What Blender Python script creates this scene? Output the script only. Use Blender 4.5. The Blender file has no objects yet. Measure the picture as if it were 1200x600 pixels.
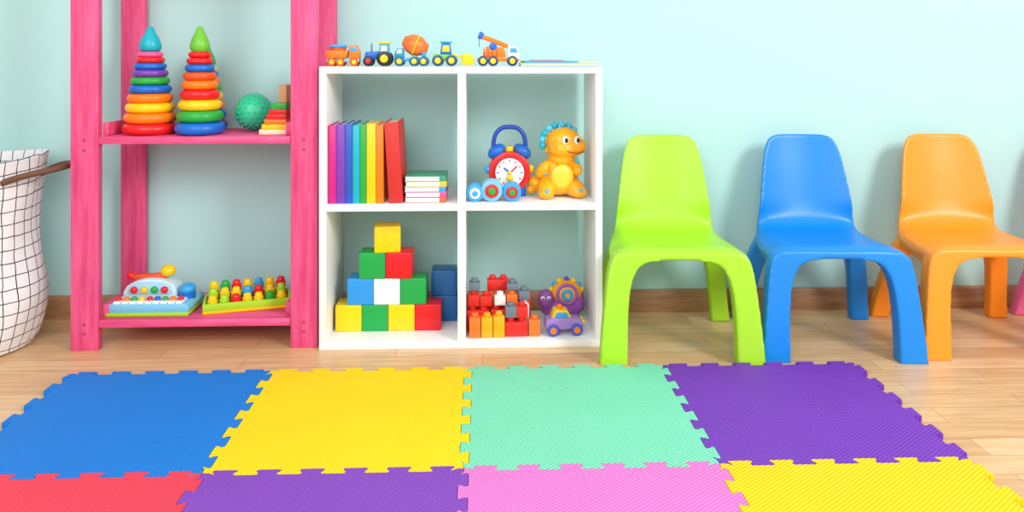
import bpy, bmesh, math, random
from mathutils import Vector, Matrix, Euler
random.seed(4)
scene = bpy.context.scene
try:
    scene.view_settings.view_transform = 'Standard'
    scene.view_settings.look = 'None'
except Exception as e:
    print(e)
COL = scene.collection

# ---------------------------------------------------------------- materials
def lin(c):
    return tuple((v/255/12.92) if v/255 <= 0.04045 else ((v/255+0.055)/1.055)**2.4 for v in c)
_m = {}
def plastic(c, rough=0.35, name=None, bump=0.0, scale=60, var=0.06, trans=0.0, coat=0.0):
    key = (c, rough, bump, trans)
    if key in _m: return _m[key]
    m = bpy.data.materials.new(name or 'plastic_%d_%d_%d' % c)
    m.use_nodes = True
    nt = m.node_tree; b = nt.nodes['Principled BSDF']
    l = lin(c)
    tc = nt.nodes.new('ShaderNodeTexCoord')
    n = nt.nodes.new('ShaderNodeTexNoise'); n.inputs['Scale'].default_value = scale
    nt.links.new(tc.outputs['Object'], n.inputs['Vector'])
    mx = nt.nodes.new('ShaderNodeMixRGB')
    mx.inputs[1].default_value = (*[v*(1-var) for v in l], 1)
    mx.inputs[2].default_value = (*[min(1, v*(1+var)) for v in l], 1)
    nt.links.new(n.outputs['Fac'], mx.inputs[0])
    nt.links.new(mx.outputs[0], b.inputs['Base Color'])
    b.inputs['Roughness'].default_value = rough
    b.inputs['Transmission Weight'].default_value = trans
    b.inputs['Coat Weight'].default_value = coat
    if bump:
        bp = nt.nodes.new('ShaderNodeBump'); bp.inputs['Strength'].default_value = bump
        bp.inputs['Distance'].default_value = 0.002
        nt.links.new(n.outputs['Fac'], bp.inputs['Height'])
        nt.links.new(bp.outputs[0], b.inputs['Normal'])
    _m[key] = m
    return m

RED = plastic((230, 25, 30)); BLUE = plastic((10, 105, 205)); GREEN = plastic((35, 170, 60))
YEL = plastic((255, 205, 5)); ORG = plastic((255, 125, 10)); PURP = plastic((120, 60, 175))
WHITE = plastic((243, 243, 240)); TEAL = plastic((15, 175, 195)); PINK = plastic((245, 90, 150))
LBLUE = plastic((120, 195, 228)); BLACK = plastic((25, 25, 30)); GREY = plastic((120, 130, 140))
LIME = plastic((170, 215, 35)); CREAM = plastic((240, 225, 190)); BROWN = plastic((105, 68, 48), 0.6)
TAN = plastic((205, 160, 110), 0.6); MAG = plastic((205, 30, 130))
DORG = plastic((235, 85, 20)); SKY = plastic((50, 165, 228)); PALE = plastic((205, 230, 240), 0.15)

def wood_mat(name, c1, c2, c3, axis='X', rough=0.45, stretch=12):
    m = bpy.data.materials.new(name); m.use_nodes = True
    nt = m.node_tree; b = nt.nodes['Principled BSDF']
    tc = nt.nodes.new('ShaderNodeTexCoord'); mp = nt.nodes.new('ShaderNodeMapping')
    s = {'X': (1.2, stretch, stretch), 'Z': (stretch, stretch, 1.2), 'Y': (stretch, 1.2, stretch)}[axis]
    mp.inputs['Scale'].default_value = s
    nt.links.new(tc.outputs['Object'], mp.inputs['Vector'])
    n = nt.nodes.new('ShaderNodeTexNoise'); n.inputs['Scale'].default_value = 5
    n.inputs['Detail'].default_value = 8; n.inputs['Roughness'].default_value = 0.65
    nt.links.new(mp.outputs[0], n.inputs['Vector'])
    r = nt.nodes.new('ShaderNodeValToRGB')
    r.color_ramp.elements[0].position = 0.3; r.color_ramp.elements[0].color = (*lin(c1), 1)
    r.color_ramp.elements[1].position = 0.72; r.color_ramp.elements[1].color = (*lin(c3), 1)
    e = r.color_ramp.elements.new(0.5); e.color = (*lin(c2), 1)
    nt.links.new(n.outputs['Fac'], r.inputs[0]); nt.links.new(r.outputs[0], b.inputs['Base Color'])
    b.inputs['Roughness'].default_value = rough
    bp = nt.nodes.new('ShaderNodeBump'); bp.inputs['Strength'].default_value = 0.25
    bp.inputs['Distance'].default_value = 0.002
    nt.links.new(n.outputs['Fac'], bp.inputs['Height']); nt.links.new(bp.outputs[0], b.inputs['Normal'])
    return m
PINKW_Z = wood_mat('pink_painted_wood_v', (208, 58, 112), (228, 78, 132), (240, 106, 154), 'Z', 0.55)
PINKW_X = wood_mat('pink_painted_wood_h', (208, 58, 112), (228, 78, 132), (240, 106, 154), 'X', 0.55)
BASEW = wood_mat('oak_baseboard', (142, 98, 64), (168, 122, 82), (188, 142, 100), 'Y', 0.4)

# ---------------------------------------------------------------- mesh helpers
def empty(name, loc, rz=0):
    e = bpy.data.objects.new(name, None); e.location = loc; e.rotation_euler = (0, 0, rz)
    e.empty_display_size = 0.05
    COL.objects.link(e); return e
def mk(name, bm, par, mat, loc=(0, 0, 0), rot=(0, 0, 0), ang=38):
    me = bpy.data.meshes.new(name)
    bmesh.ops.recalc_face_normals(bm, faces=bm.faces)
    bm.to_mesh(me); bm.free()
    for p in me.polygons: p.use_smooth = True
    me.set_sharp_from_angle(angle=math.radians(ang))
    o = bpy.data.objects.new(name, me); COL.objects.link(o)
    if mat: me.materials.append(mat)
    o.location = loc; o.rotation_euler = rot
    if par: o.parent = par
    return o
def bake(o):
    bpy.context.view_layer.update()
    dg = bpy.context.evaluated_depsgraph_get()
    me = bpy.data.meshes.new_from_object(o.evaluated_get(dg))
    return me
def bevel_all(bm, w, seg=2, ang=30):
    if w <= 0: return
    es = [e for e in bm.edges if len(e.link_faces) == 2 and e.calc_face_angle(0) > math.radians(ang)]
    bmesh.ops.bevel(bm, geom=es, offset=w, segments=seg, profile=0.5, affect='EDGES', clamp_overlap=True)
def box(name, par, size, loc, mat, bev=0.002, rot=(0, 0, 0), seg=2):
    bm = bmesh.new(); bmesh.ops.create_cube(bm, size=1)
    bmesh.ops.scale(bm, vec=size, verts=bm.verts)
    bevel_all(bm, bev, seg)
    return mk(name, bm, par, mat, loc, rot)
def cyl(name, par, r, h, loc, mat, rot=(0, 0, 0), r2=None, bev=0.001, seg=32):
    bm = bmesh.new()
    bmesh.ops.create_cone(bm, cap_ends=True, segments=seg, radius1=r, radius2=r if r2 is None else r2, depth=h)
    bevel_all(bm, bev, 2, 50)
    return mk(name, bm, par, mat, loc, rot)
def ball(name, par, r, loc, mat, rot=(0, 0, 0)):
    bm = bmesh.new(); bmesh.ops.create_uvsphere(bm, u_segments=28, v_segments=18, radius=1)
    s = (r, r, r) if isinstance(r, (int, float)) else r
    bmesh.ops.scale(bm, vec=s, verts=bm.verts)
    return mk(name, bm, par, mat, loc, rot, 180)
def prism(name, par, pts, depth, loc, mat, rot=(0, 0, 0), bev=0.002, seg=2):
    bm = bmesh.new()
    a = [bm.verts.new((x, -depth/2, z)) for x, z in pts]
    b = [bm.verts.new((x, depth/2, z)) for x, z in pts]
    n = len(pts)
    bm.faces.new(a); bm.faces.new(b[::-1])
    for i in range(n): bm.faces.new((a[i], b[i], b[(i+1) % n], a[(i+1) % n]))
    bmesh.ops.recalc_face_normals(bm, faces=bm.faces)
    bevel_all(bm, bev, seg)
    return mk(name, bm, par, mat, loc, rot)
def lathe(name, par, prof, loc, mat, seg=40, rot=(0, 0, 0), ang=50):
    bm = bmesh.new(); rings = []
    for r, z in prof:
        if r < 1e-6: rings.append([bm.verts.new((0, 0, z))])
        else: rings.append([bm.verts.new((r*math.cos(2*math.pi*i/seg), r*math.sin(2*math.pi*i/seg), z)) for i in range(seg)])
    for a, b in zip(rings, rings[1:]):
        for i in range(seg):
            j = (i+1) % seg
            if len(a) == 1 and len(b) == 1: continue
            if len(a) == 1: bm.faces.new((a[0], b[i], b[j]))
            elif len(b) == 1: bm.faces.new((a[i], b[0], a[j]))
            else: bm.faces.new((a[i], b[i], b[j], a[j]))
    return mk(name, bm, par, mat, loc, rot, ang)
def torus(name, par, R, r, loc, mat, rot=(0, 0, 0)):
    prof = [(R+r*math.cos(2*math.pi*k/14), r*math.sin(2*math.pi*k/14)) for k in range(15)]
    return lathe(name, par, prof, loc, mat, 40, rot, 180)
def tube(name, par, pts, rad, mat, flat=1.0):
    cu = bpy.data.curves.new(name, 'CURVE'); cu.dimensions = '3D'
    sp = cu.splines.new('NURBS'); sp.points.add(len(pts)-1)
    for p, q in zip(sp.points, pts): p.co = (*q, 1)
    sp.use_endpoint_u = True; sp.order_u = 3
    cu.bevel_depth = rad; cu.bevel_resolution = 5; cu.use_fill_caps = True
    o = bpy.data.objects.new('tmp', cu); COL.objects.link(o)
    me = bake(o); bpy.data.objects.remove(o)
    me.materials.clear(); me.materials.append(mat)
    for p in me.polygons: p.use_smooth = True
    o = bpy.data.objects.new(name, me); COL.objects.link(o); o.parent = par
    return o
def add_ell(bm, loc, r, rot=(0, 0, 0)):
    s = (r, r, r) if isinstance(r, (int, float)) else r
    M = Matrix.Translation(loc) @ Euler(rot).to_matrix().to_4x4() @ Matrix.Diagonal((*s, 1))
    bmesh.ops.create_uvsphere(bm, u_segments=24, v_segments=16, radius=1, matrix=M)
def remeshed(bm, voxel, it=6):
    me = bpy.data.meshes.new('tmp'); bmesh.ops.recalc_face_normals(bm, faces=bm.faces); bm.to_mesh(me); bm.free()
    o = bpy.data.objects.new('tmp', me); COL.objects.link(o)
    md = o.modifiers.new('r', 'REMESH'); md.mode = 'VOXEL'; md.voxel_size = voxel
    ms = o.modifiers.new('s', 'SMOOTH'); ms.factor = 0.5; ms.iterations = it
    out = bake(o); bpy.data.objects.remove(o)
    for p in out.polygons: p.use_smooth = True
    return out
def blob(name, par, ells, mat, voxel=0.0025, it=6):
    bm = bmesh.new()
    for e in ells: add_ell(bm, *e)
    me = remeshed(bm, voxel, it); me.materials.clear(); me.materials.append(mat)
    o = bpy.data.objects.new(name, me); COL.objects.link(o); o.parent = par
    return o
HP = math.pi/2

# ---------------------------------------------------------------- room shell
YW = 2.48
def wall_material():
    m = plastic((181, 223, 220), 0.85, 'mint_wall_paint', bump=0.15, scale=180, var=0.015)
    return m
box('wall_back', None, (7.0, 0.1, 2.6), (0, YW+0.05, 1.3), wall_material(), 0)
def floor_material():
    m = bpy.data.materials.new('light_oak_parquet'); m.use_nodes = True
    nt = m.node_tree; b = nt.nodes['Principled BSDF']
    tc = nt.nodes.new('ShaderNodeTexCoord')
    br = nt.nodes.new('ShaderNodeTexBrick')
    br.offset = 0.37; br.inputs['Scale'].default_value = 1
    br.inputs['Brick Width'].default_value = 0.62; br.inputs['Row Height'].default_value = 0.072
    br.inputs['Mortar Size'].default_value = 0.0008; br.inputs['Mortar Smooth'].default_value = 0.3
    br.inputs['Color1'].default_value = (*lin((236, 199, 154)), 1)
    br.inputs['Color2'].default_value = (*lin((217, 173, 124)), 1)
    br.inputs['Mortar'].default_value = (*lin((168, 121, 79)), 1)
    nt.links.new(tc.outputs['Object'], br.inputs['Vector'])
    mp = nt.nodes.new('ShaderNodeMapping'); mp.inputs['Scale'].default_value = (2.0, 26, 1)
    nt.links.new(tc.outputs['Object'], mp.inputs['Vector'])
    n = nt.nodes.new('ShaderNodeTexNoise'); n.inputs['Scale'].default_value = 3; n.inputs['Detail'].default_value = 8
    nt.links.new(mp.outputs[0], n.inputs['Vector'])
    r = nt.nodes.new('ShaderNodeValToRGB')
    r.color_ramp.elements[0].position = 0.3; r.color_ramp.elements[0].color = (0.73, 0.64, 0.53, 1)
    r.color_ramp.elements[1].position = 0.65; r.color_ramp.elements[1].color = (1, 1, 1, 1)
    nt.links.new(n.outputs['Fac'], r.inputs[0])
    mx = nt.nodes.new('ShaderNodeMixRGB'); mx.blend_type = 'MULTIPLY'; mx.inputs[0].default_value = 0.7
    nt.links.new(br.outputs['Color'], mx.inputs[1]); nt.links.new(r.outputs[0], mx.inputs[2])
    nt.links.new(mx.outputs[0], b.inputs['Base Color'])
    b.inputs['Roughness'].default_value = 0.35
    return m
box('floor', None, (7.0, 5.5, 0.1), (0, YW+0.1-2.75, -0.05), floor_material(), 0)
prism('baseboard_back', None, [(0, 0), (0.015, 0), (0.015, 0.058), (0.009, 0.068), (0, 0.068)], 7.0, (0, YW, 0), BASEW, (0, 0, -HP), 0)

# ---------------------------------------------------------------- puzzle mat tiles
T = 0.49; X0 = -1.015; Y0 = 2.014
def foam(c):
    m = bpy.data.materials.new('eva_foam_%d_%d_%d' % c); m.use_nodes = True
    nt = m.node_tree; b = nt.nodes['Principled BSDF']
    b.inputs['Base Color'].default_value = (*lin(c), 1); b.inputs['Roughness'].default_value = 0.65
    b.inputs['Specular IOR Level'].default_value = 0.4
    tc = nt.nodes.new('ShaderNodeTexCoord'); mp = nt.nodes.new('ShaderNodeMapping')
    mp.inputs['Rotation'].default_value = (0, 0, 0.9)
    nt.links.new(tc.outputs['Object'], mp.inputs['Vector'])
    w = nt.nodes.new('ShaderNodeTexWave'); w.inputs['Scale'].default_value = 42; w.inputs['Distortion'].default_value = 0.6
    nt.links.new(mp.outputs[0], w.inputs['Vector'])
    n = nt.nodes.new('ShaderNodeTexNoise'); n.inputs['Scale'].default_value = 6
    nt.links.new(tc.outputs['Object'], n.inputs['Vector'])
    mx = nt.nodes.new('ShaderNodeMixRGB'); l = lin(c)
    mx.inputs[1].default_value = (*[v*0.93 for v in l], 1); mx.inputs[2].default_value = (*[min(1, v*1.07) for v in l], 1)
    nt.links.new(n.outputs['Fac'], mx.inputs[0]); nt.links.new(mx.outputs[0], b.inputs['Base Color'])
    bp = nt.nodes.new('ShaderNodeBump'); bp.inputs['Strength'].default_value = 0.7; bp.inputs['Distance'].default_value = 0.0015
    nt.links.new(w.outputs['Fac'], bp.inputs['Height']); nt.links.new(bp.outputs[0], b.inputs['Normal'])
    return m
def jig(n=6, a=0.0095):
    p = T/n; o = 0.075
    pts2 = [(0, 0), (0.16*p, 0)]
    for k in range(n):
        b = k*p
        pts2.append((b+(0.25+o)*p, -a))
        pts2 += [(b+(0.25-o)*p, a), (b+(0.75+o)*p, a), (b+(0.75-o)*p, -a)]
    pts2 += [(T-0.16*p, 0), (T, 0)]
    for it in range(2):
        q = [pts2[0]]
        for A, B in zip(pts2, pts2[1:]):
            A = Vector(A); B = Vector(B); L = (B-A).length
            f = min(0.25, 0.005/(L+1e-9)/(it+1))
            q.append(tuple(A.lerp(B, f))); q.append(tuple(A.lerp(B, 1-f)))
        q.append(pts2[-1]); pts2 = q
    return pts2
J = jig()
def tile(col, row, c, name):
    x = X0+col*T; y = Y0-row*T
    top = [(x+t, y+w) for t, w in J]
    right = [(x+T+w, y-t) for t, w in J]
    bot = [(x+t, y-T+w) for t, w in J][::-1]
    left = [(x+w, y-t) for t, w in J][::-1]
    out = top[:-1]+right[:-1]+bot[:-1]+left[:-1]
    cx, cy = x+T/2, y-T/2
    bm = bmesh.new()
    a = [bm.verts.new(((px-cx)*0.9975, (py-cy)*0.9975, 0.001)) for px, py in out]
    b = [bm.verts.new(((px-cx)*0.9975, (py-cy)*0.9975, 0.012)) for px, py in out]
    n = len(out)
    bm.faces.new(a); ftop = bm.faces.new(b[::-1])
    for i in range(n): bm.faces.new((a[i], b[i], b[(i+1) % n], a[(i+1) % n]))
    o = mk(name, bm, None, foam(c), (cx, cy, 0), (0, 0, 0), 30)
    return o
cols = [[(0, 124, 216), (255, 216, 5), (125, 222, 182), (120, 56, 182)],
        [(240, 64, 86), (132, 70, 186), (242, 124, 204), (255, 208, 8)]]
for r_ in range(2):
    for c_ in range(4):
        tile(c_, r_, cols[r_][c_], 'foam_puzzle_mat_tile')

# ---------------------------------------------------------------- white cube shelf
S = empty('white_cube_shelf', (-0.056, 2.18, 0))
SW = plastic((244, 245, 244), 0.4, 'white_laminate', var=0.01)
D = 0.255; W = 0.768; HH = 0.765
box('side_panel_left', S, (0.019, D, HH-0.038), (-W/2+0.0095, D/2, HH/2), SW, 0.0008)
box('side_panel_right', S, (0.019, D, HH-0.038), (W/2-0.0095, D/2, HH/2), SW, 0.0008)
box('top_panel', S, (W, D, 0.019), (0, D/2, HH-0.0095), SW, 0.0008)
box('bottom_panel', S, (W, D, 0.019), (0, D/2, 0.0095), SW, 0.0008)
box('centre_divider', S, (0.022, D, HH-0.038), (0, D/2, HH/2), SW, 0.0008)
for i, sx in enumerate((-1, 1)):
    box('mid_shelf_%d' % i, S, (W/2-0.011-0.019, D, 0.018), (sx*(W/4-0.004), D/2, 0.3825), SW, 0.0008)
ZM = 0.3917; ZB = 0.0192; ZT = 0.7652

# ---------------------------------------------------------------- pink shelf
P = empty('pink_wooden_shelf', (0, 0, 0))
PH = 1.6
box('front_post_left', P, (0.074, 0.025, PH), (-1.071, 2.2125, PH/2), PINKW_Z, 0.002)
box('front_post_right', P, (0.072, 0.025, PH), (-0.485, 2.2125, PH/2), PINKW_Z, 0.002)
box('rear_post_left', P, (0.072, 0.022, PH), (-1.046, 2.453, PH/2), PINKW_Z, 0.002)
box('rear_post_right', P, (0.072, 0.022, PH), (-0.478, 2.453, PH/2), PINKW_Z, 0.002)
for k, z in enumerate((0.081, 0.576, 1.15)):
    for j in range(3):
        box('board_%d_slat_%d' % (k, j), P, (0.505 if j < 1 else 0.512, 0.0745, 0.02), (-0.777, 2.2255+0.0375+j*0.0765-(0.0), z-0.01), PINKW_X, 0.0015)
    box('board_%d_front_rail' % k, P, (0.5115, 0.022, 0.02), (-0.778, 2.2125, z-0.0105), PINKW_X, 0.0015)
    for sx in (-1.03, -0.53):
        box('side_rail_%d_%s' % (k, 'l' if sx < -0.8 else 'r'), P, (0.016, 0.214, 0.035), (sx+ (0.004 if sx < -0.8 else -0.002), 2.333, z+0.018), PINKW_X, 0.0015)
for x in (-1.071, -0.485):
    for z in (0.07, 0.045, 0.567, 0.54):
        cyl('screw', P, 0.004, 0.002, (x, 2.1995, z), plastic((170, 60, 90), 0.4), (HP, 0, 0), bev=0.0003, seg=12)

# ---------------------------------------------------------------- chairs
def catmull(pts, n):
    out = []
    N = len(pts)
    for i in range(N-1):
        p0 = pts[max(i-1, 0)]; p1 = pts[i]; p2 = pts[i+1]; p3 = pts[min(i+2, N-1)]
        for k in range(n):
            t = k/n
            out.append(tuple(0.5*((2*b)+(-a+c)*t+(2*a-5*b+4*c-d)*t*t+(-a+3*b-3*c+d)*t**3) for a, b, c, d in zip(p0, p1, p2, p3)))
    out.append(pts[-1]); return out
def sstep(a, b, x):
    t = max(0, min(1, (x-a)/(b-a))); return t*t*(3-2*t)
def chair_mesh():
    bm = bmesh.new()
    prof = [(.1705, .558, .060), (.1700, .555, .078), (.169, .549, .090), (.1675, .540, .099), (.162, .510, .112), (.152, .46, .121), (.140, .40, .130), (.129, .35, .137),
            (.116, .318, .143), (.092, .299, .152), (.055, .291, .163), (-.01, .288, .172), (-.07, .290, .177), (-.12, .294, .180), (-.146, .291, .180), (-.158, .281, .179), (-.163, .268, .178)]
    pr = catmull(prof, 4); nu = 33
    def pt(i, u):
        y, z, hw = pr[i]; b = sstep(.30, .37, z)
        yy = y - b*0.024*(hw*u/0.125)**2
        zz = z - (1-b)*(0.026*abs(u)**7 + 0.004*(1-u*u))
        return Vector((hw*u, yy, zz))
    G = [[pt(i, -1+2*j/(nu-1)) for j in range(nu)] for i in range(len(pr))]
    t = 0.013
    ref = Vector((0, 1, -1))
    top = [[bm.verts.new(p) for p in row] for row in G]
    low = []
    for i, row in enumerate(G):
        lr = []
        for j, p in enumerate(row):
            i0, i1 = max(i-1, 0), min(i+1, len(G)-1)
            c = nu//2
            a = G[i1][c]-G[i0][c]
            n = Vector((0, a.z, -a.y)).normalized()
            if n.dot(ref) < 0: n = -n
            lr.append(bm.verts.new(p+n*t))
        low.append(lr)
    R = len(G)
    for i in range(R-1):
        for j in range(nu-1):
            bm.faces.new((top[i][j], top[i][j+1], top[i+1][j+1], top[i+1][j]))
            bm.faces.new((low[i][j], low[i+1][j], low[i+1][j+1], low[i][j+1]))
    for i in range(R-1):
        bm.faces.new((top[i][0], top[i+1][0], low[i+1][0], low[i][0]))
        bm.faces.new((top[i][-1], low[i][-1], low[i+1][-1], top[i+1][-1]))
    for j in range(nu-1):
        bm.faces.new((top[0][j], low[0][j], low[0][j+1], top[0][j+1]))
        bm.faces.new((top[-1][j], top[-1][j+1], low[-1][j+1], low[-1][j]))
    def frame(outer, inner, y0, y1, ztop, th):
        o = catmull(outer, 4); i_ = catmull(inner, 4)
        O = [(-x, z) for x, z in o] + [(x, z) for x, z in o[::-1]]
        I = [(-x, z) for x, z in i_] + [(x, z) for x, z in i_[::-1]]
        def V(p, dy):
            x, z = p; return bm.verts.new((x, y0+(y1-y0)*(z/ztop)**1.3+dy, z))
        f = [[V(p, -th/2) for p in O], [V(p, th/2) for p in O], [V(p, -th/2) for p in I], [V(p, th/2) for p in I]]
        n = len(O)
        for k in range(n-1):
            bm.faces.new((f[0][k], f[0][k+1], f[2][k+1], f[2][k]))
            bm.faces.new((f[1][k], f[3][k], f[3][k+1], f[1][k+1]))
            bm.faces.new((f[0][k], f[1][k], f[1][k+1], f[0][k+1]))
            bm.faces.new((f[2][k], f[2][k+1], f[3][k+1], f[3][k]))
        for k in (0, n-1):
            bm.faces.new((f[0][k], f[2][k], f[3][k], f[1][k]))
    frame([(.213, 0), (.207, .07), (.199, .15), (.192, .21), (.184, .250), (.172, .272), (.14, .283), (.0, .283)],
          [(.140, 0), (.139, .07), (.136, .14), (.130, .19), (.118, .227), (.099, .249), (.068, .259), (.0, .261)], -0.168, -0.136, .29, .048)
    frame([(.205, 0), (.195, .07), (.182, .15), (.168, .21), (.155, .25), (.143, .268), (.12, .278), (.0, .280)],
          [(.150, 0), (.142, .07), (.130, .14), (.118, .19), (.102, .225), (.082, .243), (.055, .252), (.0, .255)], 0.172, 0.080, .29, .038)
    ed = [(-.14, .176), (-.07, .172), (-.01, .167), (.055, .157), (.085, .150)]
    for s in (-1, 1):
        rows = []
        for y, x in ed:
            rows.append([bm.verts.new((s*(x+dx), y, z)) for dx, z in ((0, .232), (0, .272), (-.014, .276), (-.014, .232))])
        for a, b in zip(rows, rows[1:]):
            for k in range(4):
                bm.faces.new((a[k], a[(k+1) % 4], b[(k+1) % 4], b[k]))
        bm.faces.new(rows[0]); bm.faces.new(rows[-1])
    return remeshed(bm, 0.004, 12)
cm = chair_mesh()
def chair(X, Y, c, rz):
    me = cm.copy(); me.materials.clear()
    me.materials.append(plastic(c, 0.38, bump=0.05, scale=300, var=0.02))
    zmin = min(v.co.z for v in me.vertices)
    o = bpy.data.objects.new('childrens_plastic_chair', me); COL.objects.link(o)
    o.location = (X, Y, -zmin); o.rotation_euler = (0, 0, rz)
R_ = -math.radians(3.5)
chair(0.525, 2.226, (166, 224, 42), R_)
chair(0.949, 2.226, (0, 132, 222), R_)
chair(1.375, 2.226, (255, 150, 32), R_)
chair(1.822, 2.226, (240, 110, 170), R_)

# ---------------------------------------------------------------- laundry basket
def basket():
    E = empty('grid_laundry_basket', (-1.40, 2.24, 0))
    prof = [(0.0, 0.004), (.14, .004), (.157, .012), (.172, .05), (.185, .11), (.188, .16), (.178, .23), (.170, .30), (.172, .37), (.182, .44), (.190, .50), (.193, .515),
            (.187, .515), (.178, .46), (.165, .37), (.162, .30), (.17, .2), (.17, .1), (.14, .03), (0, .03)]
    pr = catmull(prof, 3); seg = 96
    bm = bmesh.new(); uvl = bm.loops.layers.uv.new('UVMap'); rings = []; s = 0; prev = None; vs = []
    for k, (r, z) in enumerate(pr):
        if prev: s += math.hypot(r-prev[0], z-prev[1])
        prev = (r, z); vs.append(s)
        ring = []
        for i in range(seg+1):
            a = 2*math.pi*i/seg
            w = 1+0.018*math.sin(3*a+z*9)+0.012*math.sin(7*a-z*22) if 0.02 < z else 1
            dz = 0.008*math.sin(2*a+1.0) if z > 0.4 else 0
            ring.append((max(r, .0005)*w*math.cos(a), max(r, .0005)*w*math.sin(a), max(z, 0.001)+dz))
        rings.append(ring)
    V = [[bm.verts.new(p) for p in ring[:-1]] for ring in rings]
    for k in range(len(V)-1):
        for i in range(seg):
            j = (i+1) % seg
            f = bm.faces.new((V[k][i], V[k][j], V[k+1][j], V[k+1][i]))
            for l, uv in zip(f.loops, ((i/seg, vs[k]), ((i+1)/seg, vs[k]), ((i+1)/seg, vs[k+1]), (i/seg, vs[k+1]))):
                l[uvl].uv = (uv[0]*1.12, uv[1])
    m = bpy.data.materials.new('white_grid_canvas'); m.use_nodes = True
    nt = m.node_tree; b = nt.nodes['Principled BSDF']; b.inputs['Roughness'].default_value = 0.9
    uv = nt.nodes.new('ShaderNodeUVMap'); sp = nt.nodes.new('ShaderNodeSeparateXYZ')
    nz = nt.nodes.new('ShaderNodeTexNoise'); nz.inputs['Scale'].default_value = 14
    nt.links.new(uv.outputs[0], nz.inputs['Vector'])
    vm = nt.nodes.new('ShaderNodeVectorMath'); vm.operation = 'MULTIPLY_ADD'
    vm.inputs[1].default_value = (0.012,)*3
    nt.links.new(nz.outputs['Color'], vm.inputs[0]); nt.links.new(uv.outputs[0], vm.inputs[2])
    nt.links.new(vm.outputs[0], sp.inputs[0])
    outs = []
    for ax in (0, 1):
        mu = nt.nodes.new('ShaderNodeMath'); mu.operation = 'MULTIPLY'; mu.inputs[1].default_value = 1/0.034
        fr = nt.nodes.new('ShaderNodeMath'); fr.operation = 'FRACT'
        lt = nt.nodes.new('ShaderNodeMath'); lt.operation = 'LESS_THAN'; lt.inputs[1].default_value = 0.075
        nt.links.new(sp.outputs[ax], mu.inputs[0]); nt.links.new(mu.outputs[0], fr.inputs[0]); nt.links.new(fr.outputs[0], lt.inputs[0])
        outs.append(lt)
    mxx = nt.nodes.new('ShaderNodeMath'); mxx.operation = 'MAXIMUM'
    nt.links.new(outs[0].outputs[0], mxx.inputs[0]); nt.links.new(outs[1].outputs[0], mxx.inputs[1])
    mix = nt.nodes.new('ShaderNodeMixRGB'); mix.inputs[1].default_value = (*lin((238, 238, 236)), 1); mix.inputs[2].default_value = (*lin((35, 38, 45)), 1)
    nt.links.new(mxx.outputs[0], mix.inputs[0]); nt.links.new(mix.outputs[0], b.inputs['Base Color'])
    mk('canvas_body', bm, E, m, ang=180)
    for sgn, nm in ((1, 'handle_right'), (-1, 'handle_left')):
        pts = [(sgn*0.150, -0.105, 0.462), (sgn*0.190, -0.100, 0.478), (sgn*0.262, -0.06, 0.492), (sgn*0.270, 0.0, 0.494), (sgn*0.262, 0.05, 0.494), (sgn*0.205, 0.078, 0.488), (sgn*0.175, 0.075, 0.472)]
        tube(nm, E, pts, 0.0085, BROWN)
basket()

# ---------------------------------------------------------------- stacking ring towers
def ring_tower(X, Y, z, R, H, cols, tip):
    E = empty('stacking_ring_tower', (X, Y, z))
    n = len(cols); tipH = H*0.235; zz = 0
    hs = [1.35-0.7*i/(n-1) for i in range(n)]; sm = sum(hs)
    for i, c in enumerate(cols):
        h = (H-tipH)*hs[i]/sm
        r = R*(1-0.54*i/(n-1)); q = h/2
        prof = [(0.0, 0)] + [(r-q+q*math.cos(a), q+q*math.sin(a)) for a in [(-HP+math.pi*k/10) for k in range(11)]] + [(0.0, h)]
        lathe('ring_%d' % i, E, prof, (0, 0, zz), c); zz += h
    r = R*0.40
    lathe('cone_top', E, [(0, 0), (r*0.75, 0), (r, tipH*0.12), (r*0.98, tipH*0.3), (r*0.76, tipH*0.55), (r*0.42, tipH*0.8), (r*0.33, tipH*0.93), (r*0.17, tipH*0.99), (0, tipH)], (0, 0, zz), tip)
ring_tower(-0.930, 2.285, 0.5762, 0.074, 0.300, [RED, ORG, YEL, ORG, BLUE, GREEN, PURP, BLUE, RED, PINK], TEAL)
ring_tower(-0.787, 2.268, 0.5762, 0.067, 0.300, [BLUE, GREEN, YEL, RED, ORG, DORG, BLUE, RED, RED], plastic((110, 195, 50)))
ring_tower(-0.808, 2.394, 0.5762, 0.056, 0.245, [PURP, BLUE, ORG, YEL, GREEN, ORG, BLUE, YEL], GREEN)
# spiky ball
bm = bmesh.new(); bmesh.ops.create_icosphere(bm, subdivisions=4, radius=0.052)
tmp = bmesh.new(); bmesh.ops.create_icosphere(tmp, subdivisions=3, radius=0.052)
for v in tmp.verts:
    d = v.co.normalized()
    M = Matrix.Translation(v.co) @ d.to_track_quat('Z', 'Y').to_matrix().to_4x4() @ Matrix.Translation((0, 0, 0.0015))
    bmesh.ops.create_cone(bm, cap_ends=True, segments=8, radius1=0.0028, radius2=0.001, depth=0.005, matrix=M)
tmp.free()
mk('spiky_massage_ball', bm, None, plastic((50, 205, 155), 0.3), (-0.665, 2.362, 0.576+0.056), ang=60)
# stack of wooden plates
E = empty('stacked_wooden_blocks', (-0.580, 2.272, 0.5762))
w = [(0.074, CREAM), (0.067, YEL), (0.060, ORG), (0.054, RED), (0.047, RED), (0.040, GREEN)]
z = 0
for i, (L, c) in enumerate(w):
    h = 0.014 if i < 5 else 0.017
    box('block_layer_%d' % i, E, (L, 0.062, h*0.97), (0.037-L/2, 0, z+h/2), c, 0.0012); z += h
box('block_top', E, (0.022, 0.05, 0.05), (0.026, 0, z+0.025), TAN, 0.002)

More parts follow.
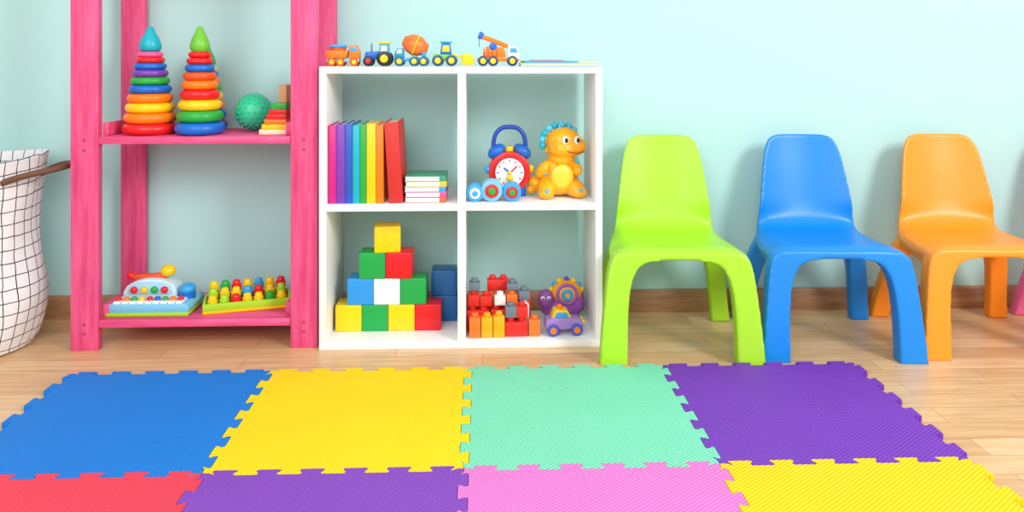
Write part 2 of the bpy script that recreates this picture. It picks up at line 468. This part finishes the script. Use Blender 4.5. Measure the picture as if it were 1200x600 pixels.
# ---------------------------------------------------------------- toy piano
E = empty('musical_toy_piano', (-0.915, 2.292, 0.0812))
prism('base_trim', E, [(-.11, 0), (.11, 0), (.113, .010), (-.113, .010)], 0.134, (0, 0, 0.0005), LIME, bev=.002)
prism('base', E, [(-.108, .009), (.108, .009), (.113, .02), (.105, .034), (-.105, .034), (-.113, .02)], 0.128, (0, 0, 0), LBLUE, bev=.004)
pts = [(-0.092+0.15*k/16, 0.050+0.036*math.sin(math.pi*k/16)**0.5) for k in range(17)]
prism('console', E, [(-0.092, 0.032)]+pts+[(0.058, 0.032)], 0.06, (0, 0.026, 0), PALE, bev=0.004)
prism('console_window', E, [(-0.078, 0.046), (-.074, .068), (-.05, .078), (.016, .078), (.040, .068), (0.044, 0.046)], 0.012, (0, -0.004, 0), plastic((165, 215, 240), 0.1), bev=0.003)
for i in range(9):
    box('key_%d' % i, E, (0.0185, 0.05, 0.008), (-0.085+i*0.021, -0.036, 0.036), WHITE, 0.002)
for i, c in enumerate([RED, ORG, GREEN, YEL, RED, BLUE, GREEN, ORG, RED]):
    ball('key_button_%d' % i, E, (0.0085, .008, .007), (-0.085+i*0.021, -0.045, 0.043), c)
prism('top_handle', E, [(-.082, .080), (-.078, .092), (.020, .096), (.024, .084)], 0.022, (0, 0.026, 0), DORG, bev=.004)
ball('knob_red', E, (0.013, 0.013, 0.012), (-0.080, 0.022, 0.090), RED)
ball('knob_yellow', E, (0.021, 0.020, 0.017), (0.022, 0.026, 0.102), YEL)
for i, (x, c) in enumerate([(-.058, RED), (-.03, YEL), (-.002, GREEN), (.026, RED)]):
    ball('inner_ball_%d' % i, E, (0.010, .008, .010), (x, -0.013, 0.058), c)
ball('blue_drum_top', E, (0.022, 0.024, 0.016), (0.086, 0.0, 0.058), SKY)
cyl('blue_drum', E, 0.021, 0.03, (0.086, 0.0, 0.045), BLUE)
# peg tray
E = empty('peg_board_toy', (-0.668, 2.312, 0.0812), math.radians(15))
box('tray_base', E, (0.235, 0.105, 0.014), (0, 0, 0.007), YEL, 0.004, seg=3)
box('tray_rim_front', E, (0.235, 0.008, 0.022), (0, -0.049, 0.018), LIME, 0.003)
box('tray_rim_back', E, (0.235, 0.008, 0.022), (0, 0.049, 0.018), LIME, 0.003)
box('tray_rim_left', E, (0.008, 0.09, 0.022), (-0.114, 0, 0.018), LIME, 0.003)
box('tray_rim_right', E, (0.008, 0.09, 0.022), (0.114, 0, 0.018), LIME, 0.003)
for i in range(7):
    for j in range(3):
        c = [[YEL, LIME, RED, YEL, YEL, GREEN, YEL], [LIME, YEL, YEL, SKY, RED, YEL, LIME], [YEL, GREEN, RED, YEL, SKY, YEL, RED]][j][i]
        h = 0.020+0.012*j
        lathe('peg_%d_%d' % (i, j), E, [(0, 0), (.0135, 0), (.0135, h), (.0105, h+.001), (.0105, h+.008), (.007, h+.012), (0, h+.013)], (-0.092+i*0.0305, -0.030+j*0.030, 0.014), c, 24)

# ---------------------------------------------------------------- books upright
x = -0.4195
E = empty('row_of_books', (0, 2.2, ZM))
for i, (wd, c) in enumerate([(.022, MAG), (.024, PURP), (.020, plastic((30, 90, 190))), (.020, TEAL), (.018, GREEN), (.025, YEL), (.021, ORG)]):
    hgt = 0.213+0.002*((i*7) % 3)
    box('book_%d_spine' % i, E, (wd-0.0008, 0.003, hgt), (x+wd/2, 0.0015, hgt/2), c, 0.0008)
    for s in (-1, 1):
        box('book_%d_cover_%s' % (i, 'a' if s < 0 else 'b'), E, (0.0022, 0.15, hgt), (x+wd/2+s*(wd/2-0.0016), 0.078, hgt/2), c, 0.0004)
    box('book_%d_pages' % i, E, (wd-0.006, 0.142, hgt-0.008), (x+wd/2, 0.0765, hgt/2), CREAM, 0.0004)
    x += wd
E = empty('leaning_book', (-0.2355, 2.2, ZM+0.0013)); E.rotation_euler = (0, -math.radians(3.6), 0)
RB = plastic((208, 42, 36), 0.5)
box('spine', E, (0.038, 0.003, 0.220), (0, 0.0015, 0.110), RB, 0.0008)
for s in (-1, 1): box('cover_%d' % s, E, (0.0025, 0.16, 0.220), (s*0.0178, 0.083, 0.110), RB, 0.0004)
box('pages', E, (0.032, 0.15, 0.212), (0, 0.08, 0.110), CREAM, 0.0004)
E = empty('small_book_stack', (-0.156, 2.262, ZM))
z = 0
for i, c in enumerate([plastic((240, 100, 60)), PINK, SKY, plastic((245, 200, 50)), plastic((60, 160, 120))]):
    h = 0.0145; dx = [0, .001, -.001, .0015, 0][i]
    box('book_%d_lower' % i, E, (0.113, 0.115, 0.0016), (dx, 0, z+0.0008), c, 0.0003)
    box('book_%d_upper' % i, E, (0.113, 0.115, 0.0016), (dx, 0, z+h-0.0008), c, 0.0003)
    box('book_%d_spine' % i, E, (0.018, 0.115, h-0.0030), (dx+0.0475, 0, z+h/2), c, 0.0006)
    box('book_%d_pages' % i, E, (0.092, 0.112, h-0.0032), (dx-0.008, -0.001, z+h/2), WHITE, 0.0002)
    z += h

# ---------------------------------------------------------------- toy clock
E = empty('toy_alarm_clock', (0.078, 2.305, ZM))
cyl('case', E, 0.060, 0.04, (0, 0, 0.070), RED, (HP, 0, 0), bev=0.006, seg=48)
cyl('dial', E, 0.041, 0.004, (0, -0.0215, 0.070), WHITE, (HP, 0, 0), bev=0.001, seg=48)
torus('dial_ring', E, 0.044, 0.004, (0, -0.0205, 0.070), plastic((200, 20, 30)), (HP, 0, 0))
for k in range(12):
    a = 2*math.pi*k/12
    box('hour_mark_%d' % k, E, (0.003, 0.002, 0.006), (0.034*math.sin(a), -0.0245, 0.070+0.034*math.cos(a)), [BLUE, RED, GREEN][k % 3], 0.0004, (0, a, 0))
box('hour_hand', E, (0.005, 0.002, 0.022), (-0.008, -0.0255, 0.077), BLUE, 0.0008, (0, -0.9, 0))
box('minute_hand', E, (0.004, 0.002, 0.030), (0.010, -0.0275, 0.079), RED, 0.0008, (0, 0.8, 0))
ball('hand_hub', E, 0.006, (0, -0.027, 0.070), YEL)
ball('nose', E, (.010, .006, .008), (0, -0.026, 0.054), YEL)
for s in (-1, 1):
    ball('bell_%d' % s, E, (0.028, 0.024, 0.019), (s*0.037, 0, 0.128), BLUE if s < 0 else plastic((30, 100, 190)), (0, s*0.6, 0))
    cyl('foot_%d' % s, E, 0.012, 0.03, (s*0.036, 0, 0.0155), BLUE, (0, 0, 0), 0.009)
    ball('side_knob_%d' % s, E, 0.012, (s*0.060, -0.004, 0.077), YEL if s > 0 else SKY)
tube('handle', E, [(-.046, 0, .125), (-.048, 0, .165), (-.028, 0, .195), (0, 0, .199), (.028, 0, .195), (.048, 0, .165), (.046, 0, .125)], 0.0065, plastic((25, 70, 170)))
cyl('top_button', E, 0.012, 0.02, (0, 0, 0.132), YEL)

# rattle with wheels
E = empty('rolling_rattle_toy', (0.038, 2.235, ZM))
def disc(nm, x, y, r, w, c, z=None): cyl(nm, E, r, w, (x, y, r if z is None else z), c, (HP, 0, 0), bev=w*0.3, seg=36)
for i, (x, r, c1, c2) in enumerate([(-.058, .024, SKY, WHITE), (-.012, .030, LBLUE, RED), (.044, .026, SKY, RED)]):
    disc('wheel_front_%d' % i, x, -0.018, r, 0.014, c1)
    disc('wheel_hub_%d' % i, x, -0.027, r*0.62, 0.008, c2, r)
    disc('wheel_cap_%d' % i, x, -0.032, r*0.33, 0.006, [SKY, GREEN, GREEN][i], r)
    disc('wheel_rear_%d' % i, x, 0.010, r, 0.010, c1)
    cyl('axle_%d' % i, E, 0.006, 0.05, (x, -0.006, r), YEL, (HP, 0, 0))
tube('body_bar', E, [(-.058, -.004, .024), (-.03, -.004, .036), (-.012, -.004, .034), (.02, -.004, .04), (.044, -.004, .026)], 0.007, LBLUE)

# ---------------------------------------------------------------- dinosaur
E = empty('orange_toy_dinosaur', (0.218, 2.300, ZM), math.radians(8))
OR = plastic((255, 174, 16), 0.35); CY2 = plastic((70, 190, 225))
blob('body', E, [((0, 0.005, .062), (.056, .044, .054)), ((.0, 0, .040), (.060, .046, .038)), ((.008, -.004, .106), (.040, .036, .03)),
                 ((.014, -.008, .156), (.050, .040, .043)), ((.044, -.016, .144), (.034, .032, .028)), ((.012, -.014, .136), (.046, .038, .028)),
                 ((-.040, -.028, .027), (.028, .034, .026)), ((-.046, -.050, .017), (.024, .020, .017)),
                 ((.040, -.028, .027), (.028, .034, .026)), ((.048, -.048, .017), (.024, .020, .017)),
                 ((-.050, -.022, .080), (.016, .018, .030), (0.3, 0.6, 0)), ((.046, -.030, .082), (.016, .028, .017), (0.5, 0, 0)),
                 ((-.058, .012, .035), (.030, .020, .020), (0, 0.5, 0)), ((-.076, .012, .018), (.015, .012, .013))], OR, 0.003, 5)
ball('belly', E, (.034, .012, .034), (.002, -.041, .062), plastic((255, 208, 60)))
for k in range(8):
    a = math.radians(-105+k*22)
    cx, cz = 0.006+0.053*math.sin(a), 0.157+0.047*math.cos(a)
    ball('frill_scallop_%d' % k, E, (.0105, .007, .0105), (cx, 0.000, cz), TEAL if k % 2 == 0 else CY2)
ball('frill_plate', E, (.055, .008, .048), (.006, 0.004, .157), plastic((255, 195, 50)))
for s, (x, y) in enumerate([(.010, -.0455), (.044, -.0460)]):
    ball('eye_white_%d' % s, E, (.0095, .006, .0115), (x, y, .164), WHITE)
    ball('eye_pupil_%d' % s, E, (.0052, .003, .0072), (x+.002, y-.0050, .164), BLACK)
tube('mouth', E, [(.014, -.0520, .134), (.040, -.0535, .123), (.068, -.038, .130)], 0.0016, plastic((170, 60, 20)))
for k, (x, z) in enumerate([(-.006, .197), (.022, .202)]):
    cyl('horn_%d' % k, E, .008, .024, (x+.006, -.014, z), CY2, (0.3, 0, 0), .002)
cyl('nose_horn', E, .006, .014, (.058, -.038, .170), YEL, (0.5, 0.2, 0), .001)
for k, (x, y, z, r) in enumerate([(-.044, -.028, .070, .008), (.046, -.036, .100, .006), (-.048, -.066, .024, .006), (.05, -.064, .024, .006)]):
    ball('spot_%d' % k, E, (r, .006, r), (x, y, z), CY2)

# ---------------------------------------------------------------- toy cubes
c = 0.0735
def cube(px, py, pz, m, rz=0):
    E = box('toy_building_block', None, (c, c, c), (px, py, pz+c/2), m, 0.003, (0, 0, rz), 3)
CR = plastic((228, 18, 35), 0.3); CB = plastic((20, 130, 215), 0.3); CG = plastic((15, 165, 75), 0.3); CY = plastic((255, 208, 10), 0.3); CW = plastic((240, 242, 245), 0.3)
yc = 2.305; x0 = -0.376
for i, m in enumerate([CY, CG, CY, CR]): cube(x0+i*(c+.0006), yc, ZB, m)
for i, m in enumerate([plastic((40, 150, 228), 0.3), CW, CG]): cube(x0+.033+i*(c+.0006), yc+.002, ZB+c, m)
for i, m in enumerate([CG, CR]): cube(x0+.066+i*(c+.002), yc, ZB+2*c, m, -0.04*i)
cube(x0+.105, yc, ZB+3*c, CY, 0.12)
DB = plastic((15, 100, 170), 0.3)
cube(-0.110, 2.385, ZB, DB); cube(-0.112, 2.383, ZB+c, DB)

# ---------------------------------------------------------------- big bricks
E = empty('plastic_brick_pile', (0, 0, ZB))
def brick(nm, X, Y, Z, w, d, h, m, nx=1, ny=1):
    box(nm, E, (w, d, h), (X, Y, Z+h/2), m, 0.002)
    for i in range(nx):
        for j in range(ny):
            cyl(nm+'_stud_%d_%d' % (i, j), E, 0.0095, 0.011, (X+(i-(nx-1)/2)*w/nx, Y+(j-(ny-1)/2)*d/ny, Z+h+0.005), m, bev=.002, seg=20)
u = 0.031
OB = plastic((255, 120, 40)); YB = plastic((255, 175, 20)); RB2 = plastic((228, 40, 35)); GB = plastic((110, 125, 140))
L = [(-.020, 2.218, 0, 1, 1, .055, OB), (.013, 2.218, 0, 1, 1, .055, YB), (.046, 2.218, 0, 1, 1, .058, YB), (.094, 2.225, 0, 2, 1, .040, RB2), (.079, 2.225, .052, 1, 1, .030, GB),
     (.110, 2.225, .052, 1, 1, .030, RB2), (.144, 2.225, 0, 1, 1, .045, OB),
     (-.012, 2.265, 0, 2, 1, .06, RB2), (.055, 2.272, 0, 2, 1, .06, RB2), (-.024, 2.265, .072, 1, 1, .032, RB2), (.010, 2.265, .072, 1, 1, .028, RB2), (.050, 2.272, .072, 1, 1, .026, WHITE), (.084, 2.272, .072, 1, 1, .03, OB),
     (.116, 2.268, 0, 1, 1, .075, WHITE), (-.022, 2.266, .116, 1, 1, .022, GB), (.085, 2.273, .114, 1, 1, .018, GB), (.118, 2.268, .088, 1, 1, .024, GB),
     (.042, 2.315, 0, 2, 1, .09, OB), (-.02, 2.312, 0, 2, 1, .08, YB), (.045, 2.315, .102, 2, 1, .03, RB2), (.108, 2.312, 0, 2, 1, .09, RB2)]
for i, (X, Y, Z, nx, ny, h, m) in enumerate(L):
    brick('brick_%d' % i, X, Y, Z, u*nx, u*ny, h, m, nx, ny)

def wheels(E, xs, y, r, w, hub, tyre=BLACK):
    for i, x in enumerate(xs):
        for s in (-1, 1):
            cyl('wheel_%d_%d' % (i, s), E, r, w, (x, s*y, r), tyre, (HP, 0, 0), bev=w*0.22, seg=28)
            cyl('hub_%d_%d' % (i, s), E, r*0.55, w+0.003, (x, s*y, r), hub, (HP, 0, 0), bev=0.0008, seg=20)
# ---------------------------------------------------------------- purple toy car
E = empty('purple_toy_car', (0.226, 2.238, ZB), math.radians(4))
LP = plastic((165, 130, 205))
prism('body', E, [(-.052, .016), (.052, .016), (.055, .032), (.046, .044), (.0, .048), (-.03, .050), (-.052, .042)], 0.05, (0, 0, 0), LP, bev=.006, seg=3)
prism('cabin', E, [(-.036, .046), (.022, .046), (.010, .068), (-.026, .070)], 0.042, (0, 0, 0), YEL, bev=.004, seg=3)
prism('window', E, [(-.028, .049), (.014, .049), (.006, .063), (-.022, .064)], 0.045, (0, 0, 0), SKY, bev=.001)
ball('roof_knob', E, .008, (-.01, 0, .074), ORG)
wheels(E, (-.032, .034), .026, .0165, .012, ORG, plastic((60, 90, 190)))
for s in (-1, 1): ball('headlight_%d' % s, E, .006, (.054, s*.015, .034), YEL)
# round snail toy behind
E = empty('plush_snail_toy', (0.232, 2.352, ZB))
blob('body', E, [((0, 0, .035), (.062, .034, .034)), ((-.045, -.01, .062), (.026, .026, .03)), ((.04, 0, .05), (.03, .03, .035))], plastic((150, 80, 165), 0.6), 0.003)
ball('shell', E, (.046, .034, .036), (.014, -.004, .082), plastic((250, 170, 30), 0.5))
torus('shell_spiral_outer', E, .027, .005, (.014, -.030, .082), plastic((160, 90, 180)), (HP, 0, 0))
torus('shell_spiral_inner', E, .012, .005, (.014, -.036, .082), SKY, (HP, 0, 0))
for k in range(7):
    a = math.radians(-80+k*27); ball('shell_bump_%d' % k, E, .008, (.014+.044*math.sin(a), -.004, .084+.035*math.cos(a)), [YEL, SKY, YEL, PURP][k % 4])
for s in (-1, 1):
    ball('eye_%d' % s, E, .006, (-.048+s*.009, -.033, .072), WHITE); ball('pupil_%d' % s, E, .003, (-.048+s*.009, -.0385, .072), BLACK)

# ---------------------------------------------------------------- vehicles on top
# 1 dump truck
E = empty('toy_dump_truck', (-0.388, 2.262, ZT))
box('chassis', E, (.092, .036, .008), (0, 0, .016), LBLUE, .002)
prism('bed', E, [(-.044, .022), (.010, .022), (.016, .044), (-.048, .044)], .044, (0, 0, 0), ORG, bev=.002)
prism('cab', E, [(.018, .020), (.046, .020), (.046, .038), (.038, .058), (.018, .058)], .040, (0, 0, 0), ORG, bev=.003)
prism('cab_window', E, [(.022, .040), (.042, .040), (.036, .053), (.022, .053)], .042, (0, 0, 0), SKY, bev=.0008)
ball('cargo', E, (.024, .018, .010), (-.016, 0, .046), DORG)
box('cargo_lid', E, (.046, .03, .008), (-.014, 0, .056), SKY, .003)
wheels(E, (-.030, -.006, .032), .020, .0115, .009, YEL, DORG)
# 2 tractor
E = empty('toy_tractor', (-0.290, 2.262, ZT))
prism('hood', E, [(-.040, .018), (.004, .018), (.004, .042), (-.036, .040)], .026, (0, 0, 0), BLUE, bev=.003)
prism('cab', E, [(.002, .018), (.030, .018), (.028, .062), (.004, .062)], .032, (0, 0, 0), SKY, bev=.002)
prism('cab_window', E, [(.007, .036), (.025, .036), (.024, .056), (.008, .056)], .034, (0, 0, 0), WHITE, bev=.0008)
box('cab_roof', E, (.034, .036, .006), (.016, 0, .065), YEL, .002)
cyl('exhaust', E, .0025, .024, (-.02, 0, .052), GREY)
for s in (-1, 1):
    cyl('rear_wheel_%d' % s, E, .021, .014, (.018, s*.025, .021), BLACK, (HP, 0, 0), bev=.003)
    cyl('rear_hub_%d' % s, E, .011, .017, (.018, s*.025, .021), YEL, (HP, 0, 0))
    cyl('front_wheel_%d' % s, E, .014, .012, (-.027, s*.020, .014), BLACK, (HP, 0, 0), bev=.003)
    cyl('front_hub_%d' % s, E, .007, .015, (-.027, s*.020, .014), RED, (HP, 0, 0))
# 3 cement mixer
E = empty('toy_cement_mixer_truck', (-0.198, 2.262, ZT))
box('chassis', E, (.094, .036, .009), (0, 0, .018), SKY, .002)
lathe('drum', E, [(0, -.034), (.014, -.034), (.027, -.012), (.030, .004), (.026, .02), (.014, .036), (.012, .038), (0, .038)], (.012, 0, .058), plastic((240, 120, 45)), 32, (0, -1.2, 0), 60)
torus('drum_stripe', E, .0295, .002, (.012, 0, .058), YEL, (0, -1.2, 0))
prism('cab', E, [(-.047, .02), (-.022, .02), (-.022, .050), (-.038, .050), (-.047, .036)], .036, (0, 0, 0), plastic((30, 150, 200)), bev=.003)
prism('cab_window', E, [(-.042, .036), (-.026, .036), (-.026, .047), (-.036, .047)], .038, (0, 0, 0), WHITE, bev=.0008)
box('drum_stand', E, (.01, .03, .03), (.034, 0, .035), SKY, .002)
wheels(E, (-.033, .008, .034), .020, .0135, .010, YEL, plastic((40, 90, 120)))
# 4 front loader
E = empty('toy_front_loader', (-0.090, 2.262, ZT))
prism('hull', E, [(-.050, .014), (.016, .014), (.020, .032), (-.046, .034)], .034, (0, 0, 0), plastic((120, 200, 60)), bev=.003)
prism('cab', E, [(-.028, .032), (.004, .032), (.000, .064), (-.024, .064)], .032, (0, 0, 0), BLUE, bev=.003)
prism('cab_window', E, [(-.023, .040), (-.001, .040), (-.003, .058), (-.020, .058)], .034, (0, 0, 0), YEL, bev=.0008)
box('roof', E, (.034, .034, .005), (-.012, 0, .067), TEAL, .002)
for s in (-1, 1): box('arm_%d' % s, E, (.04, .004, .006), (.026, s*.014, .028), YEL, .001, (0, 0.25, 0))
prism('bucket', E, [(.032, .004), (.064, .004), (.068, .012), (.064, .030), (.050, .036), (.034, .036)], .046, (0, 0, 0), YEL, bev=.003)
wheels(E, (-.034, .004), .022, .0155, .011, YEL, plastic((20, 70, 120)))
# 5 crane truck
E = empty('toy_crane_truck', (0.044, 2.262, ZT))
box('chassis', E, (.118, .038, .010), (0, 0, .018), ORG, .003)
prism('cab', E, [(.026, .02), (.060, .02), (.062, .036), (.052, .056), (.026, .056)], .040, (0, 0, 0), WHITE, bev=.004)
prism('cab_window', E, [(.034, .038), (.056, .038), (.050, .051), (.034, .051)], .042, (0, 0, 0), SKY, bev=.0008)
prism('turret', E, [(-.040, .024), (.022, .024), (.018, .052), (-.034, .056)], .034, (0, 0, 0), ORG, bev=.003)
box('boom', E, (.080, .015, .014), (-.010, 0, .070), ORG, .003, (0, 0.36, 0))
box('boom_inner', E, (.05, .009, .009), (.030, 0, .055), YEL, .002, (0, 0.36, 0))
box('boom_tip', E, (.014, .020, .020), (-.048, 0, .086), BLUE, .003, (0, 0.36, 0))
cyl('winch', E, .011, .036, (-.014, 0, .055), BLUE, (HP, 0, 0))
cyl('hook_cable', E, .0012, .03, (-.053, 0, .068), GREY)
for i in range(4): box('rail_%d' % i, E, (.004, .036, .026), (-.040+i*.012, 0, .038), DORG, .001)
wheels(E, (-.042, -.014, .040), .021, .0145, .011, YEL, plastic((30, 60, 110)))
# 6 flat books
E = empty('flat_picture_books', (0.212, 2.262, ZT))
box('book_lower_cover', E, (.215, .13, .002), (0, 0, .001), SKY, .0004)
box('book_lower_pages', E, (.21, .126, .004), (0, 0, .004), WHITE, .0003)
box('book_lower_top_cover', E, (.215, .13, .003), (0, 0, .0075), YEL, .0004)
box('book_upper', E, (.15, .11, .006), (-.024, 0, .0121), SKY, .0006, (0, 0, 0.05))
box('book_upper_label', E, (.09, .08, .002), (-.03, 0, .0161), RED, .0003, (0, 0, 0.05))

# ---------------------------------------------------------------- lights
def area(name, loc, tgt, size, power, col=(1, 1, 1)):
    l = bpy.data.lights.new(name, 'AREA'); l.shape = 'SQUARE'; l.size = size; l.energy = power; l.color = col
    o = bpy.data.objects.new(name, l); COL.objects.link(o); o.location = loc
    o.rotation_euler = (Vector(tgt)-Vector(loc)).to_track_quat('-Z', 'Y').to_euler()
area('window_key_light', (2.5, -0.6, 2.2), (-0.2, 2.2, 0.2), 1.0, 92, (1, 0.99, 0.975))
area('soft_fill_light', (-0.9, -1.2, 2.2), (-0.3, 2.2, 0.1), 2.2, 62, (0.99, 0.995, 1))
w = bpy.data.worlds.new('room_ambient'); scene.world = w; w.use_nodes = True
w.node_tree.nodes['Background'].inputs[0].default_value = (0.98, 0.99, 1, 1)
w.node_tree.nodes['Background'].inputs[1].default_value = 0.80

# ---------------------------------------------------------------- camera
cam = bpy.data.cameras.new('camera'); co = bpy.data.objects.new('camera', cam); COL.objects.link(co)
co.location = (0, 0, 0.795); co.rotation_euler = (HP, 0, -math.atan(0.037))
cam.sensor_width = 36; cam.lens = 28.2; cam.shift_y = -0.1958; cam.clip_start = 0.05
scene.camera = co
